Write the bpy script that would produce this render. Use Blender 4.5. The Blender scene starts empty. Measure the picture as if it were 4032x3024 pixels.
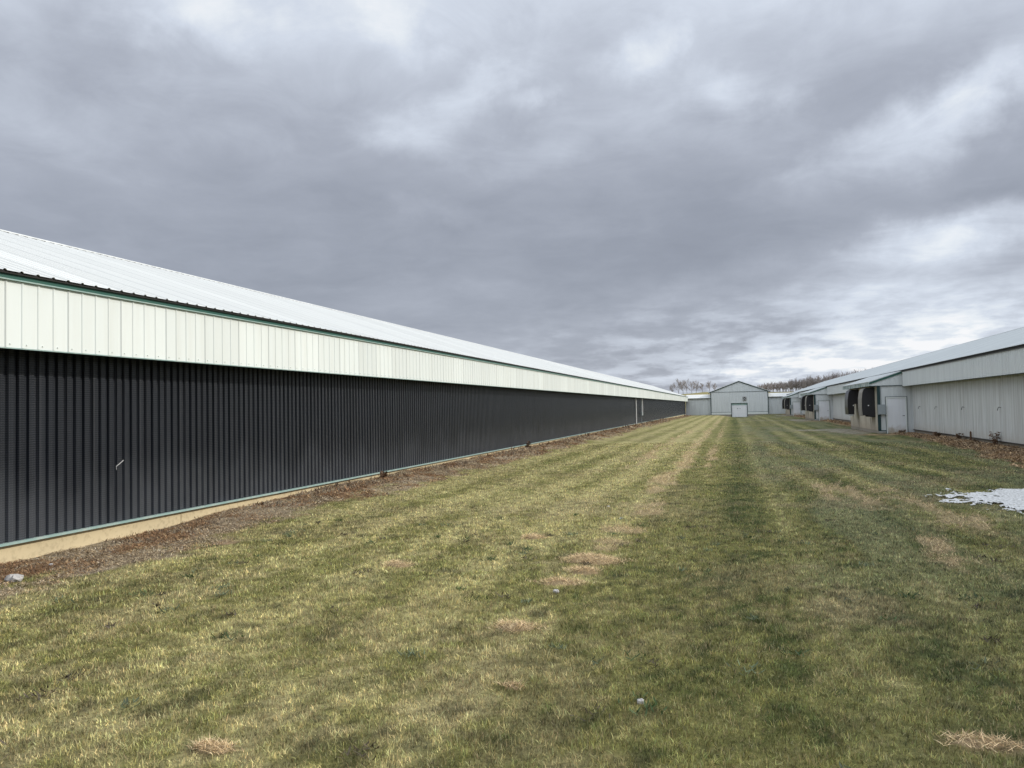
import bpy, math, random
import numpy as np
from mathutils import Matrix, Vector
random.seed(7); rng = np.random.default_rng(11)
R_ = math.radians
sc = bpy.context.scene
COL = sc.collection

# ------------------------------------------------------------------ camera
cam = bpy.data.cameras.new('camera'); camo = bpy.data.objects.new('camera', cam); COL.objects.link(camo)
cam.sensor_width = 36; cam.lens = 36 * 3000 / 4032; cam.clip_start = .1; cam.clip_end = 6000
rt = Vector((.96033, .27813, -.01998)); up = Vector((.02849, -.02656, .99924)); bk = Vector((.27739, -.96018, -.03343))
camo.matrix_world = Matrix(((rt.x, up.x, bk.x, 0), (rt.y, up.y, bk.y, 0), (rt.z, up.z, bk.z, 1.8), (0, 0, 0, 1)))
sc.camera = camo
sc.view_settings.view_transform = 'Standard'; sc.view_settings.look = 'None'
sc.view_settings.exposure = 0; sc.view_settings.gamma = 1

# ------------------------------------------------------------------ sun
SUN_EL, SUN_AZ = R_(27), R_(75)          # azimuth from +Y towards +X
sdir = Vector((math.cos(SUN_EL) * math.sin(SUN_AZ), math.cos(SUN_EL) * math.cos(SUN_AZ), math.sin(SUN_EL)))
sl = bpy.data.lights.new('sun', 'SUN'); sl.energy = 3.1; sl.angle = R_(.55); sl.color = (1, .945, .85)
so = bpy.data.objects.new('sun', sl); COL.objects.link(so)
so.rotation_euler = sdir.to_track_quat('Z', 'Y').to_euler(); so.location = sdir * 300

# ------------------------------------------------------------------ world: broken overcast over a Nishita sky
w = bpy.data.worlds.new('World'); sc.world = w; w.use_nodes = True
nt = w.node_tree; nt.nodes.clear(); L = nt.links
def N(t, **k):
    n = nt.nodes.new(t)
    for a, b in k.items(): setattr(n, a, b)
    return n
def M(op, a, b=None, c=None, clamp=False):
    n = N('ShaderNodeMath', operation=op); n.use_clamp = clamp
    for i, v in enumerate((a, b, c)):
        if v is None: continue
        if isinstance(v, (int, float)): n.inputs[i].default_value = v
        else: L.new(v, n.inputs[i])
    return n.outputs[0]
def MR(v, a, b, c, d, t='SMOOTHSTEP'):
    n = N('ShaderNodeMapRange', interpolation_type=t); L.new(v, n.inputs[0])
    for i, x in enumerate((a, b, c, d)): n.inputs[i + 1].default_value = x
    return n.outputs[0]
tc = N('ShaderNodeTexCoord').outputs['Generated']
sep = N('ShaderNodeSeparateXYZ'); L.new(tc, sep.inputs[0]); dx, dy, dz = sep.outputs
az = M('MULTIPLY', M('ARCTAN2', dx, dy), 57.2958); el = M('MULTIPLY', M('ARCSINE', dz), 57.2958)
# cloud plane coordinates
zz = M('ADD', M('MAXIMUM', dz, 0.0), .13)
cmb = N('ShaderNodeCombineXYZ'); L.new(M('DIVIDE', dx, zz), cmb.inputs[0]); L.new(M('DIVIDE', dy, zz), cmb.inputs[1])
def noise(vec, s, det=4, rough=.5, dist=0, off=0):
    m = N('ShaderNodeMapping'); L.new(vec, m.inputs[0]); m.inputs['Location'].default_value = (off, off * .7, off * .3)
    n = N('ShaderNodeTexNoise'); L.new(m.outputs[0], n.inputs['Vector'])
    n.inputs['Scale'].default_value = s; n.inputs['Detail'].default_value = det; n.inputs['Roughness'].default_value = rough
    n.inputs['Distortion'].default_value = dist
    return n
w1 = noise(cmb.outputs[0], .9, 3, .55, 0, 4.)
wsep = N('ShaderNodeSeparateColor'); L.new(w1.outputs['Color'], wsep.inputs[0])
fw = noise(tc, 5.5, 6, .6, 0, 2.); fs = N('ShaderNodeSeparateColor'); L.new(fw.outputs['Color'], fs.inputs[0])
azf = M('MULTIPLY', M('SUBTRACT', fs.outputs[0], .5), 17.); elf = M('MULTIPLY', M('SUBTRACT', fs.outputs[1], .5), M('MULTIPLY_ADD', el, .3, 1.2))
azw = M('ADD', azf, M('MULTIPLY_ADD', M('SUBTRACT', wsep.outputs[0], .5), 8., az))
elw = M('ADD', elf, M('MULTIPLY_ADD', M('SUBTRACT', wsep.outputs[1], .5), M('MULTIPLY_ADD', el, .18, .6), el))
P = N('ShaderNodeCombineXYZ'); L.new(azw, P.inputs[0]); L.new(elw, P.inputs[1])
BL = [(-38.0,25.2,6.9,3.3,0,0.13),(-33.0,26.2,11.1,4.5,0,0.04),(-24.6,27.3,4.2,3.3,0,0.10),(-22.8,20.8,6.3,2.4,0,0.11),(-13,21.8,2.6,1.0,20,0.07),(-16.6,23.2,5.6,2.4,15,0.10),(-5.2,23.9,3.8,2.1,10,0.11),(0.2,20.8,4.9,1.7,0,0.08),(10.3,21.1,11.5,3.1,10,-0.07),(4.5,24.3,9.1,2.8,0,-0.04),(9.6,16.9,7.0,2.4,20,0.09),(15.1,17.4,7.3,2.8,25,0.14),(16.7,18.9,4.2,2.1,20,0.06),(14.8,10.7,8.4,2.1,5,0.22),(8.5,9.8,13.2,2.1,8,0.06),(3.9,7.0,12.2,1.4,5,0.07),(12.3,6.0,14.0,3.8,5,0.16),(11.1,3.0,12.6,2.1,3,0.12),(2.9,2.8,6.4,1.5,3,0.15),(-4.2,4.9,6.7,.8,4,0.07),(-21.3,14.8,4.5,1.0,-5,0.05),(-2.3,13.3,13.2,4.5,0,-0.05),(-29.8,13.8,17.4,5.2,0,-0.03),(-47.6,10.2,10.5,5.6,0,-0.03),(-37.1,18.6,10.5,2.8,-20,0.03),(-10.9,9.7,14.6,3.8,0,-0.05),(1.3,2.1,2.8,0.6,6,0.12),(16.7,12.6,5.2,1.4,10,-0.04),(-43.6,22.9,7.0,3.1,0,-0.05),(-14.2,18.8,8.7,2.1,10,0.05)]
base = N('ShaderNodeValToRGB'); L.new(MR(el, 0, 40, 0, 1, 'LINEAR'), base.inputs[0])
cr = base.color_ramp; cr.elements[0].position = 0; cr.elements[0].color = (.72,) * 3 + (1,); cr.elements[1].position = 1; cr.elements[1].color = (.86,) * 3 + (1,)
for p_, v_ in ((.06, .69), (.15, .64), (.3, .635), (.42, .655), (.52, .70), (.62, .765), (.72, .82)):
    e = cr.elements.new(p_); e.color = (v_, v_, v_, 1)
acc = base.outputs[0]
for (a, e, sa, se, rot, amp) in BL:
    m = N('ShaderNodeMapping', vector_type='TEXTURE'); L.new(P.outputs[0], m.inputs[0])
    m.inputs['Location'].default_value = (a, e, 0); m.inputs['Rotation'].default_value = (0, 0, R_(rot)); m.inputs['Scale'].default_value = (sa * 1.15, se * 1.15, 1)
    ln = N('ShaderNodeVectorMath', operation='LENGTH'); L.new(m.outputs[0], ln.inputs[0])
    acc = M('ADD', acc, MR(ln.outputs['Value'], 0, 1, amp, 0))
n1 = noise(cmb.outputs[0], 1.25, 8, .56, .3, 1.).outputs[0]
n2 = noise(cmb.outputs[0], 4.2, 8, .62, .6, 9.).outputs[0]
acc = M('ADD', acc, M('MULTIPLY', M('SUBTRACT', n1, .5), .21))
acc = M('ADD', acc, M('MULTIPLY_ADD', M('SUBTRACT', n2, .5), M('MULTIPLY', MR(acc, .6, .85, .07, .22), 1.), .03))
# cumulus streaks near the horizon, stronger towards the right of the yard
z3 = M('ADD', M('MAXIMUM', dz, 0.0), .21)
cm3 = N('ShaderNodeCombineXYZ'); L.new(M('DIVIDE', dx, z3), cm3.inputs[0]); L.new(M('DIVIDE', dy, z3), cm3.inputs[1])
n3 = noise(cm3.outputs[0], 4.6, 8, .56, 0, 21.).outputs[0]
hz = M('MULTIPLY', MR(el, 0, 11, 1, 0), MR(az, -22, 4, .12, 1))
acc = M('ADD', acc, M('MULTIPLY', MR(az, -2, 14, 0, .06), MR(el, 2, 12, 1, 0)))
acc = M('ADD', acc, M('MULTIPLY', M('MULTIPLY', MR(n3, .38, .62, -.40, .70), .19), hz))
ramp = N('ShaderNodeValToRGB'); L.new(acc, ramp.inputs[0]); cr = ramp.color_ramp
def lin(c): return tuple(((x / 255) / 12.92 if x / 255 < .04045 else ((x / 255 + .055) / 1.055) ** 2.4) for x in c) + (1,)
cr.elements[0].position = .5; cr.elements[0].color = lin((134, 139, 152)); cr.elements[1].position = .99; cr.elements[1].color = lin((250, 251, 254))
for p_, c_ in ((.62, (154, 160, 173)), (.70, (172, 178, 191)), (.78, (195, 202, 215)), (.86, (215, 223, 236)), (.93, (234, 240, 247))):
    e = cr.elements.new(p_); e.color = lin(c_)
# sky gain added overhead and outside the view, as fill for shaded walls
sky = N('ShaderNodeTexSky', sky_type='NISHITA'); sky.sun_disc = False; sky.sun_elevation = SUN_EL; sky.sun_rotation = SUN_AZ
dot = N('ShaderNodeVectorMath', operation='DOT_PRODUCT'); L.new(tc, dot.inputs[0]); dot.inputs[1].default_value = (-.277, .960, .033)
away = MR(dot.outputs['Value'], .72, .1, 1, 1.75)
high = MR(dz, .5, .85, 1, 1.15)
gain = M('MAXIMUM', away, high)
mul = N('ShaderNodeVectorMath', operation='SCALE'); L.new(ramp.outputs[0], mul.inputs[0]); L.new(M('MULTIPLY', gain, 10.), mul.inputs['Scale'])
mix = N('ShaderNodeMix', data_type='RGBA'); mix.inputs[0].default_value = .94
L.new(sky.outputs[0], mix.inputs[6]); L.new(mul.outputs[0], mix.inputs[7])
bg = N('ShaderNodeBackground'); bg.inputs[1].default_value = .1; L.new(mix.outputs[2], bg.inputs[0])
wo = N('ShaderNodeOutputWorld'); L.new(bg.outputs[0], wo.inputs[0])

# ------------------------------------------------------------------ numpy noise
def _h(ix, iy, s):
    v = (ix.astype(np.int64) * 374761393 + iy.astype(np.int64) * 668265263 + s * 1442695041) & 0xffffffff
    v = ((v ^ (v >> 13)) * 1274126177) & 0xffffffff
    v = v ^ (v >> 16)
    return (v & 0xffff) / 65535.
def vn(x, y, s=0):
    ix = np.floor(x); iy = np.floor(y); fx = x - ix; fy = y - iy
    fx = fx * fx * (3 - 2 * fx); fy = fy * fy * (3 - 2 * fy)
    a = _h(ix, iy, s); b = _h(ix + 1, iy, s); c = _h(ix, iy + 1, s); d = _h(ix + 1, iy + 1, s)
    return a + (b - a) * fx + (c - a) * fy + (a - b - c + d) * fx * fy
def fbm(x, y, s=0, o=4):
    r = 0; a = .5; t = 0
    for i in range(o):
        r = r + a * vn(x, y, s + i * 17); t += a; a *= .5; x = x * 2.03 + 3.1; y = y * 2.03 + 1.7
    return r / t
def ss(x, a, b):
    t = np.clip((x - a) / (b - a), 0, 1); return t * t * (3 - 2 * t)

XL, XR = -8.76, 9.64                     # faces of the two long walls
def gz(x, y):
    z = 0.12 * ss(y, 8, 15) * (1 - ss(x, XL + .5, XL + 2.2)) * (1 - ss(y, 80, 130))
    z = z + .05 * (fbm(x * .35, y * .2, 5, 3) - .5) * ss(np.hypot(x, y), 2, 8)
    z = z + .07 * (1 - ss(np.abs(x - XR), .3, 2.2)) * (1 - ss(y, 38, 46)) + .03 * fbm(x * 3, y * 3, 6, 2) * (x < XR) * (x > XL)
    dip = ss(y, 100, 150) * np.exp(-((x - 1.2) / 2.6) ** 2)
    z = z + .09 * (fbm(y * 1.3, x * 1.5, 8, 3) - .45) * (1 - ss(x, XL + .5, XL + 1.5)) * (x > XL - .3) * (y < 100)
    z = z - .52 * dip - .04 * ss(y, 100, 148)
    z = np.where((y > 160) | (x < XL - .5) | (x > XR + 1.5), -.05 - .0 * x, z)
    z = np.where(y > 160, -.05, z)
    return z
def xlit(y): return XL + 1.45 + .5 * (fbm(y * .5, y * 0 + 3, 31, 3) - .5) - .35 * ss(y, 60, 140)
def xlir(y): return XR - (2.6 - 1.7 * ss(y, 14, 44)) - .6 * (fbm(y * .4, y * 0 + 9, 41, 3) - .5)
PX = [-9, -7.4, -6.6, -5.9, -5.2, -4.5, -3.9, -3.3, -2.7, -2.1, -1.65, -1.25, -.75, -.35, 0., .35, .8, 1.3, 1.8, 2.4, 3.0, 3.5, 4.1, 4.7, 5.4, 6.2, 7, 8, 9.6]
PV = [.6, .62, .85, .48, .88, .46, .9, .52, .95, .55, .85, .38, .52, .38, .20, .28, .62, .24, .56, .18, .60, .26, .70, .2, .46, .16, .36, .2, .5]
def masks(x, y):
    n = fbm(x * 2.2, y * 1.4, 77, 4) - .5
    ml = 1 - ss(x - xlit(y) + n * 1.6 + (fbm(x * 7, y * 5, 78, 3) - .5) * .9, -.35, .35)
    mr = ss(x - xlir(y) + n * .9, -.25, .25)
    mr = mr * np.where(y > 47, 0, 1)
    # brown strip in front of / between the fan annexes
    for y0, y1 in ((58, 84), (95.5, 122), (133, 150)):
        mr = np.maximum(mr, ss(x - 8.5 + n * 1.3, -.3, .3) * ss(y, y0 - 3, y0) * (1 - ss(y, y1 - 1, y1)))
    for cx, cy, rx, ry in ((7.9, 45.6, 1.5, 1.0), (8.2, 82.5, 1.6, 1.6), (8.6, 120.5, 1.5, 1.6)):
        mr = np.maximum(mr, (1 - ss(np.hypot((x - cx) / rx, (y - cy) / ry) + n * .7, .8, 1.1)) * .8)
    ap = 0
    for cx, cy, rx, ry in ((6.9, 52, 1.2, 5.6), (5.9, 55.0, 1.9, 1.6), (7.0, 88, 1.2, 6), (4.2, 88.8, 3.0, .5), (7.4, 126, 1.2, 6)):
        ap = np.maximum(ap, 1 - ss(np.hypot((x - cx) / rx, (y - cy) / ry) + n * .6, .75, 1.1))
    return ml, mr, ap
CL = [(-1.62,8.79,.36,.24),(-1.60,8.20,.19,.13),(-1.72,7.62,.24,.12),(-1.57,9.57,.22,.2),(-1.60,10.05,.32,.2),(-1.5,11.07,.42,.3),(-1.4,13.06,.28,.45),(-1.36,14.11,.2,.3),(-1.5,17.91,.24,.5),(-1.5,18.89,.2,.4),(-2.70,10.23,.20,.16),(-3.79,8.17,.19,.13),(-1.75,6.02,.19,.13),(-2.72,3.52,.13,.07),(1.19,4.52,.26,.10)]
def straw(x, y):
    n = fbm(x * 5, y * 3, 91, 3) - .5
    s = 0
    for cx, cy, rx, ry in CL:
        s = np.maximum(s, 1 - ss(np.hypot((x - cx) / rx, (y - cy) / ry) + n, .7, 1.05))
    # windrows of clippings left by the mower
    wr = fbm(x * 3.6, y * 1.3, 61, 4)
    k = np.exp(-((x + 1.62 - .12 * np.sin(y * .31)) / .28) ** 2) * ss(y, 9, 20)
    k = np.maximum(k, .8 * np.exp(-((x + 3.0 + .1 * np.sin(y * .2)) / .35) ** 2) * ss(y, 14, 30))
    k = np.maximum(k, .8 * np.exp(-((x + .75) / .2) ** 2) * ss(y, 16, 26))
    k = np.maximum(k, .5 * np.exp(-((x - 2.15 - (18 - y) * .02) / .30) ** 2) * ss(y, 5, 11) * (1 - ss(y, 16, 24)))
    k = np.maximum(k, .6 * np.exp(-((x - 3.2 + (13 - y) * -.1) / .40) ** 2) * ss(y, 9, 12) * (1 - ss(y, 15, 20)))
    k = np.maximum(k, .6 * np.exp(-((x - 1.75) / .25) ** 2) * ss(y, 13, 15) * (1 - ss(y, 17, 19)))
    k = k * (1 - .3 * ss(y, 22, 60))
    s = np.maximum(s, ss(wr + .38 * k + .25 * (vn(x * 11, y * 6, 97) - .5), .72, .84) * ss(k, .08, .3))
    return s
def lerp(a, b, t): return a + (b - a) * t[..., None]
G = lambda *c: np.array(c)
def gcol(x, y):
    wob = x + .35 * (fbm(x * .3, y * .09, 3, 3) - .5) + np.where(x > .6, .9 * np.sin(np.clip((y - 6) / 34, 0, 1) * 3.0) * (fbm(x * .2, y * .03, 8, 2)) * .8, 0)
    pale = np.interp(wob, PX, PV)
    pale = .52 + (pale - .46) * (.85 + .4 * ss(y, 5, 14))
    big = fbm(x * .55, y * .35, 12, 4); sm = fbm(x * 3.3, y * 2.3, 21, 4); md = fbm(x * 1.3, y * .9, 33, 4)
    fi = fbm(x * 10, y * 8, 28, 3)
    t = pale + (big - .5) * .3 + (sm - .5) * .62 + (md - .5) * .32 + (fi - .5) * .8
    uu = x - 2.6 * np.clip((44 - y) / 32, 0, 1) ** 2 + .25 * (fbm(x * .4, y * .12, 14, 2) - .5)
    t = t + .20 * np.cos(6.283 * uu / 1.25) * ss(x, .6, 1.6) * ss(y, 11, 17) * (1 - ss(y, 60, 95))
    t = np.clip(t, 0, 1)
    c = lerp(G(.070, .086, .026), G(.200, .192, .066), ss(t, .05, .5))
    c = lerp(c, G(.385, .345, .160), ss(t, .50, 1.02))
    # bluish grey green weeds patches and brown thin patches
    rr = ss(x, .1, .9)
    c = lerp(c, G(.185, .195, .108), rr * (.08 + .5 * ss(y, 5, 11) * ss(fbm(x * 1.1, y * .16, 52, 3), .46, .62)))
    br = ss(fbm(x * .9, y * .7, 44, 4) + (fi - .5) * .5, .52, .74)
    c = lerp(c, G(.26, .205, .125), br * .32 * (1 + .5 * rr))
    dk = ss(fbm(x * 4.1, y * 3.1, 47, 3) * .6 + .4 * fbm(x * 12, y * 9, 48, 2), .60, .74)
    c = lerp(c, G(.055, .055, .030), dk * .6)
    c = lerp(c, G(.38, .29, .165), straw(x, y) * .7)
    ml, mr, ap = masks(x, y)
    sn = fbm(x * 6, y * 4, 55, 4); s2 = fbm(x * 1.3, y * 1.1, 58, 3)
    soil = lerp(G(.12, .082, .055), G(.35, .25, .155), ss(sn, .3, .7)); soil = lerp(soil, G(.42, .35, .25), ss(s2, .45, .65) * .8)
    tan = lerp(G(.17, .115, .07), G(.44, .31, .18), ss(fbm(x * 2.2, y * 3.2, 66, 4), .35, .66))
    c = lerp(c, soil, ml); c = lerp(c, tan, mr)
    c = lerp(c, lerp(G(.30, .255, .20), G(.46, .42, .36), ss(sn, .35, .65)), ap * .62)
    far = ss(y, 135, 149) * (np.abs(x - 1.2) < 8)
    c = lerp(c, G(.20, .19, .13), far * ss(sn, .3, .7) * .6)
    return c

# ------------------------------------------------------------------ helpers for tags / meshes
def tag(o, label=None, cat=None, group=None, kind=None, category=None):
    cat = cat or category
    for k, v in (('label', label), ('category', cat), ('group', group), ('kind', kind)):
        if v: o[k] = v
    return o
def empty(name, loc=(0, 0, 0), rz=0, **k):
    o = bpy.data.objects.new(name, None); COL.objects.link(o); o.location = loc; o.rotation_euler = (0, 0, rz)
    o.empty_display_size = .3
    return tag(o, **k)
class MB:
    def __init__(s): s.v = []; s.f = []
    def add(s, vs, fs):
        b = len(s.v); s.v += [tuple(v) for v in vs]; s.f += [tuple(i + b for i in f) for f in fs]; return s
    def box(s, x0, x1, y0, y1, z0, z1):
        return s.add([(x, y, z) for z in (z0, z1) for y in (y0, y1) for x in (x0, x1)],
                     [(0, 2, 3, 1), (4, 5, 7, 6), (0, 1, 5, 4), (2, 6, 7, 3), (0, 4, 6, 2), (1, 3, 7, 5)])
    def prism(s, pts, axis, a, b):
        """extrude a closed 2-D outline along an axis ('x': pts are (y,z); 'y': pts are (x,z))"""
        n = len(pts)
        mk = (lambda p, t: (t, p[0], p[1])) if axis == 'x' else ((lambda p, t: (p[0], t, p[1])) if axis == 'y' else (lambda p, t: (p[0], p[1], t)))
        return s.add([mk(p, a) for p in pts] + [mk(p, b) for p in pts],
                     [tuple(range(n))[::-1], tuple(range(n, 2 * n))] + [(i, (i + 1) % n, (i + 1) % n + n, i + n) for i in range(n)])
    def tube(s, pts, r, n=8, r2=None, caps=True):
        pts = [Vector(p) for p in pts]; rings = []
        for i, p in enumerate(pts):
            d = (pts[min(i + 1, len(pts) - 1)] - pts[max(i - 1, 0)]).normalized()
            a = d.cross(Vector((0, 0, 1))); a = a.normalized() if a.length > .05 else Vector((1, 0, 0)); b = d.cross(a).normalized()
            rad = r if r2 is None else r + (r2 - r) * i / (len(pts) - 1)
            rings.append([p + (a * math.cos(2 * math.pi * k / n) + b * math.sin(2 * math.pi * k / n)) * rad for k in range(n)])
        vs = [v for rg in rings for v in rg]; fs = []
        for i in range(len(pts) - 1):
            for k in range(n): fs.append((i * n + k, i * n + (k + 1) % n, (i + 1) * n + (k + 1) % n, (i + 1) * n + k))
        if caps: fs += [tuple(range(n))[::-1], tuple(range(len(vs) - n, len(vs)))]
        return s.add(vs, fs)
    def ribbed(s, o, u, v, n, length, height, pitch, prof, thick=.0, start=0.):
        """corrugated sheet: runs along u, ribs run along v, profile stands out along n"""
        o, u, v, n = map(Vector, (o, u, v, n)); pr = [(0, prof[0][1])]
        k = 0; base = -start
        while base < length:
            for a, h in prof:
                t = base + a
                if 0 < t < length: pr.append((t, h))
            base += pitch
        pr.append((length, pr[-1][1]))
        hv = height if callable(height) else (lambda t: (0, height))
        vs = []
        for t, h in pr:
            a, b = hv(t); q = o + u * t + n * h
            vs += [q + v * a, q + v * b]
        return s.add(vs, [(2 * i, 2 * i + 2, 2 * i + 3, 2 * i + 1) for i in range(len(pr) - 1)])
    def build(s, name, m, parent=None, smooth=False, **k):
        me = bpy.data.meshes.new(name); me.from_pydata(s.v, [], s.f); me.update()
        o = bpy.data.objects.new(name, me); COL.objects.link(o); me.materials.append(m)
        if smooth: me.shade_smooth()
        if parent: o.parent = parent
        return tag(o, **k)

# ------------------------------------------------------------------ materials
def mat(name, col, rough=.6, spec=.4, metal=0, nodes=None, bump=None):
    m = bpy.data.materials.new(name); m.use_nodes = True; t = m.node_tree
    b = t.nodes['Principled BSDF']; b.inputs['Base Color'].default_value = (*col, 1)
    b.inputs['Roughness'].default_value = rough; b.inputs['Specular IOR Level'].default_value = spec; b.inputs['Metallic'].default_value = metal
    if nodes: nodes(t, b)
    return m
def tn(t, ty, **k):
    n = t.nodes.new(ty)
    for a, b in k.items(): setattr(n, a, b)
    return n
def tnoise(t, scale, stretch=(1, 1, 1), det=4, rough=.55, src='Object'):
    c = tn(t, 'ShaderNodeTexCoord'); m = tn(t, 'ShaderNodeMapping'); m.inputs['Scale'].default_value = stretch
    if src == 'Position':
        g = tn(t, 'ShaderNodeNewGeometry'); t.links.new(g.outputs['Position'], m.inputs[0])
    else: t.links.new(c.outputs[src], m.inputs[0])
    n = tn(t, 'ShaderNodeTexNoise'); n.inputs['Scale'].default_value = scale; n.inputs['Detail'].default_value = det; n.inputs['Roughness'].default_value = rough
    t.links.new(m.outputs[0], n.inputs['Vector']); return n.outputs['Fac']
def tramp(t, f, stops):
    r = tn(t, 'ShaderNodeValToRGB'); t.links.new(f, r.inputs[0]); c = r.color_ramp
    c.elements[0].position = stops[0][0]; c.elements[0].color = (*stops[0][1], 1); c.elements[1].position = stops[-1][0]; c.elements[1].color = (*stops[-1][1], 1)
    for p, q in stops[1:-1]: e = c.elements.new(p); e.color = (*q, 1)
    return r.outputs[0]
def tmix(t, f, a, b, mode='MIX'):
    n = tn(t, 'ShaderNodeMix', data_type='RGBA', blend_type=mode)
    for i, v in ((0, f), (6, a), (7, b)):
        if isinstance(v, (int, float)): n.inputs[i].default_value = v
        elif isinstance(v, tuple): n.inputs[i].default_value = (*v, 1)
        else: t.links.new(v, n.inputs[i])
    return n.outputs[2]
def tbump(t, b, h, s, d=.01):
    n = tn(t, 'ShaderNodeBump'); n.inputs['Strength'].default_value = s; n.inputs['Distance'].default_value = d
    t.links.new(h, n.inputs['Height']); t.links.new(n.outputs[0], b.inputs['Normal'])
def painted(name, a, c, rough=.42, dirt=None, streak=(.9, .9, .06), sc_=6., amt=.5, spec=.45, wob=.15):
    def f(t, b):
        n1 = tnoise(t, sc_, streak, 5); n2 = tnoise(t, .6, (1, 1, 1), 3)
        col = tmix(t, n2, a, c)
        if dirt:
            r = tramp(t, n1, ((.42, (0, 0, 0)), (.75, (1, 1, 1))))
            q = tn(t, 'ShaderNodeMath', operation='MULTIPLY'); q.inputs[1].default_value = amt; t.links.new(r, q.inputs[0])
            col = tmix(t, q.outputs[0], col, dirt)
        t.links.new(col, b.inputs['Base Color'])
        tbump(t, b, n2, wob, .03)
        rr = tramp(t, n1, ((.2, (rough - .08,) * 3), (.8, (rough + .12,) * 3))); t.links.new(rr, b.inputs['Roughness'])
    return mat(name, a, rough, spec, nodes=f)
M_white = painted('white_steel', (.70, .73, .70), (.65, .69, .67), .45, (.50, .50, .44), amt=.28)
M_roof = painted('roof_steel', (.68, .685, .655), (.63, .64, .615), .6, (.50, .52, .52), streak=(.08, 1.2, .08), sc_=3, amt=.25)
M_grey = painted('pale_grey_steel', (.64, .65, .63), (.57, .59, .58), .5, (.26, .25, .22), streak=(1, 1, .05), sc_=7, amt=.6)
M_greyclean = painted('grey_steel_clean', (.65, .68, .67), (.58, .61, .61), .5, (.36, .38, .38), sc_=5, amt=.3)
M_roofr = painted('weathered_roof_steel', (.55, .58, .575), (.49, .52, .52), .6, (.45, .46, .46), streak=(.08, 1.2, .08), sc_=3, amt=.25)
M_green = painted('green_trim', (.018, .085, .065), (.025, .10, .075), .4)
M_greend = painted('dark_green_trim', (.010, .035, .038), (.014, .045, .045), .45)
M_sage = painted('weathered_sage_trim', (.20, .32, .30), (.30, .41, .38), .5, (.5, .5, .44))
M_dark = painted('dark_soffit', (.018, .018, .02), (.03, .03, .03), .7)
M_door = painted('white_door', (.80, .81, .82), (.76, .77, .79), .5, (.5, .5, .48), amt=.2, wob=.03)
def splash(m, top, col, amt=.9):
    t = m.node_tree; b = t.nodes['Principled BSDF']; src = b.inputs['Base Color'].links[0].from_socket
    g = tn(t, 'ShaderNodeTexCoord'); sp_ = tn(t, 'ShaderNodeSeparateXYZ'); t.links.new(g.outputs['Object'], sp_.inputs[0])
    ad = tn(t, 'ShaderNodeMath', operation='MULTIPLY_ADD'); t.links.new(tnoise(t, 5, (1, 1, 1), 5), ad.inputs[0]); ad.inputs[1].default_value = -1.2 * top; t.links.new(sp_.outputs[2], ad.inputs[2])
    k = tn(t, 'ShaderNodeMapRange', interpolation_type='SMOOTHSTEP'); t.links.new(ad.outputs[0], k.inputs[0]); k.inputs[1].default_value = -.6 * top; k.inputs[2].default_value = .5 * top; k.inputs[3].default_value = amt; k.inputs[4].default_value = 0
    t.links.new(tmix(t, k.outputs[0], src, col), b.inputs['Base Color'])
M_door2 = painted('dirty_white_door', (.76, .78, .80), (.72, .74, .77), .5, (.5, .5, .48), amt=.2, wob=.03); splash(M_door2, .5, (.33, .26, .17))
M_box = painted('grey_box', (.27, .31, .32), (.30, .33, .34), .45)
M_pvc = mat('white_plastic_pipe', (.78, .78, .76), .4)
M_metal = mat('dark_metal', (.05, .05, .05), .45, .5, .3)
def seam(m, per, width, off, dark, amt):
    t = m.node_tree; b = t.nodes['Principled BSDF']; src = b.inputs['Base Color'].links[0].from_socket
    g = tn(t, 'ShaderNodeTexCoord'); sp_ = tn(t, 'ShaderNodeSeparateXYZ'); t.links.new(g.outputs['Object'], sp_.inputs[0])
    def mth(op, a, v, v2=None):
        q = tn(t, 'ShaderNodeMath', operation=op); t.links.new(a, q.inputs[0]); q.inputs[1].default_value = v
        if v2 is not None: q.inputs[2].default_value = v2
        return q.outputs[0]
    f = mth('FRACT', mth('DIVIDE', mth('ADD', sp_.outputs[1], off), per), 0); k = mth('MULTIPLY', mth('LESS_THAN', f, width / per), amt)
    # every sheet weathers a little differently
    wn = tn(t, 'ShaderNodeTexWhiteNoise', noise_dimensions='1D'); t.links.new(mth('FLOOR', mth('DIVIDE', mth('ADD', sp_.outputs[1], off), per), 0), wn.inputs['W'])
    v = tramp(t, wn.outputs['Value'], ((0, (.93,) * 3), (1, (1.04,) * 3))); col = tmix(t, 1., src, v, 'MULTIPLY')
    t.links.new(tmix(t, k, col, dark), b.inputs['Base Color'])
def _conc(a, c):
    def f(t, b):
        n = tnoise(t, 1.2, (.5, .5, 2.2), 6); n2 = tnoise(t, 14, (1, 1, 1), 5)
        col = tmix(t, n, a, c); col = tmix(t, tramp(t, n2, ((.5, (0, 0, 0)), (.8, (.5, .5, .5)))), col, (.20, .15, .09))
        t.links.new(col, b.inputs['Base Color']); tbump(t, b, n2, .4, .01)
    return f
seam(M_roof, .89, .030, 9.136, (.16, .17, .17), .85); seam(M_roofr, .89, .030, 55.836, (.24, .25, .25), .5); seam(M_white, .89, .012, .14, (.30, .31, .30), .6)
splash(M_grey, .7, (.42, .38, .30), .6)
M_concL = mat('yellowed_concrete', (.5, .4, .24), .85, .2, nodes=_conc((.64, .53, .34), (.50, .42, .27)))
M_concR = mat('grey_concrete', (.3, .27, .22), .85, .2, nodes=_conc((.36, .33, .27), (.26, .23, .19)))
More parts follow.
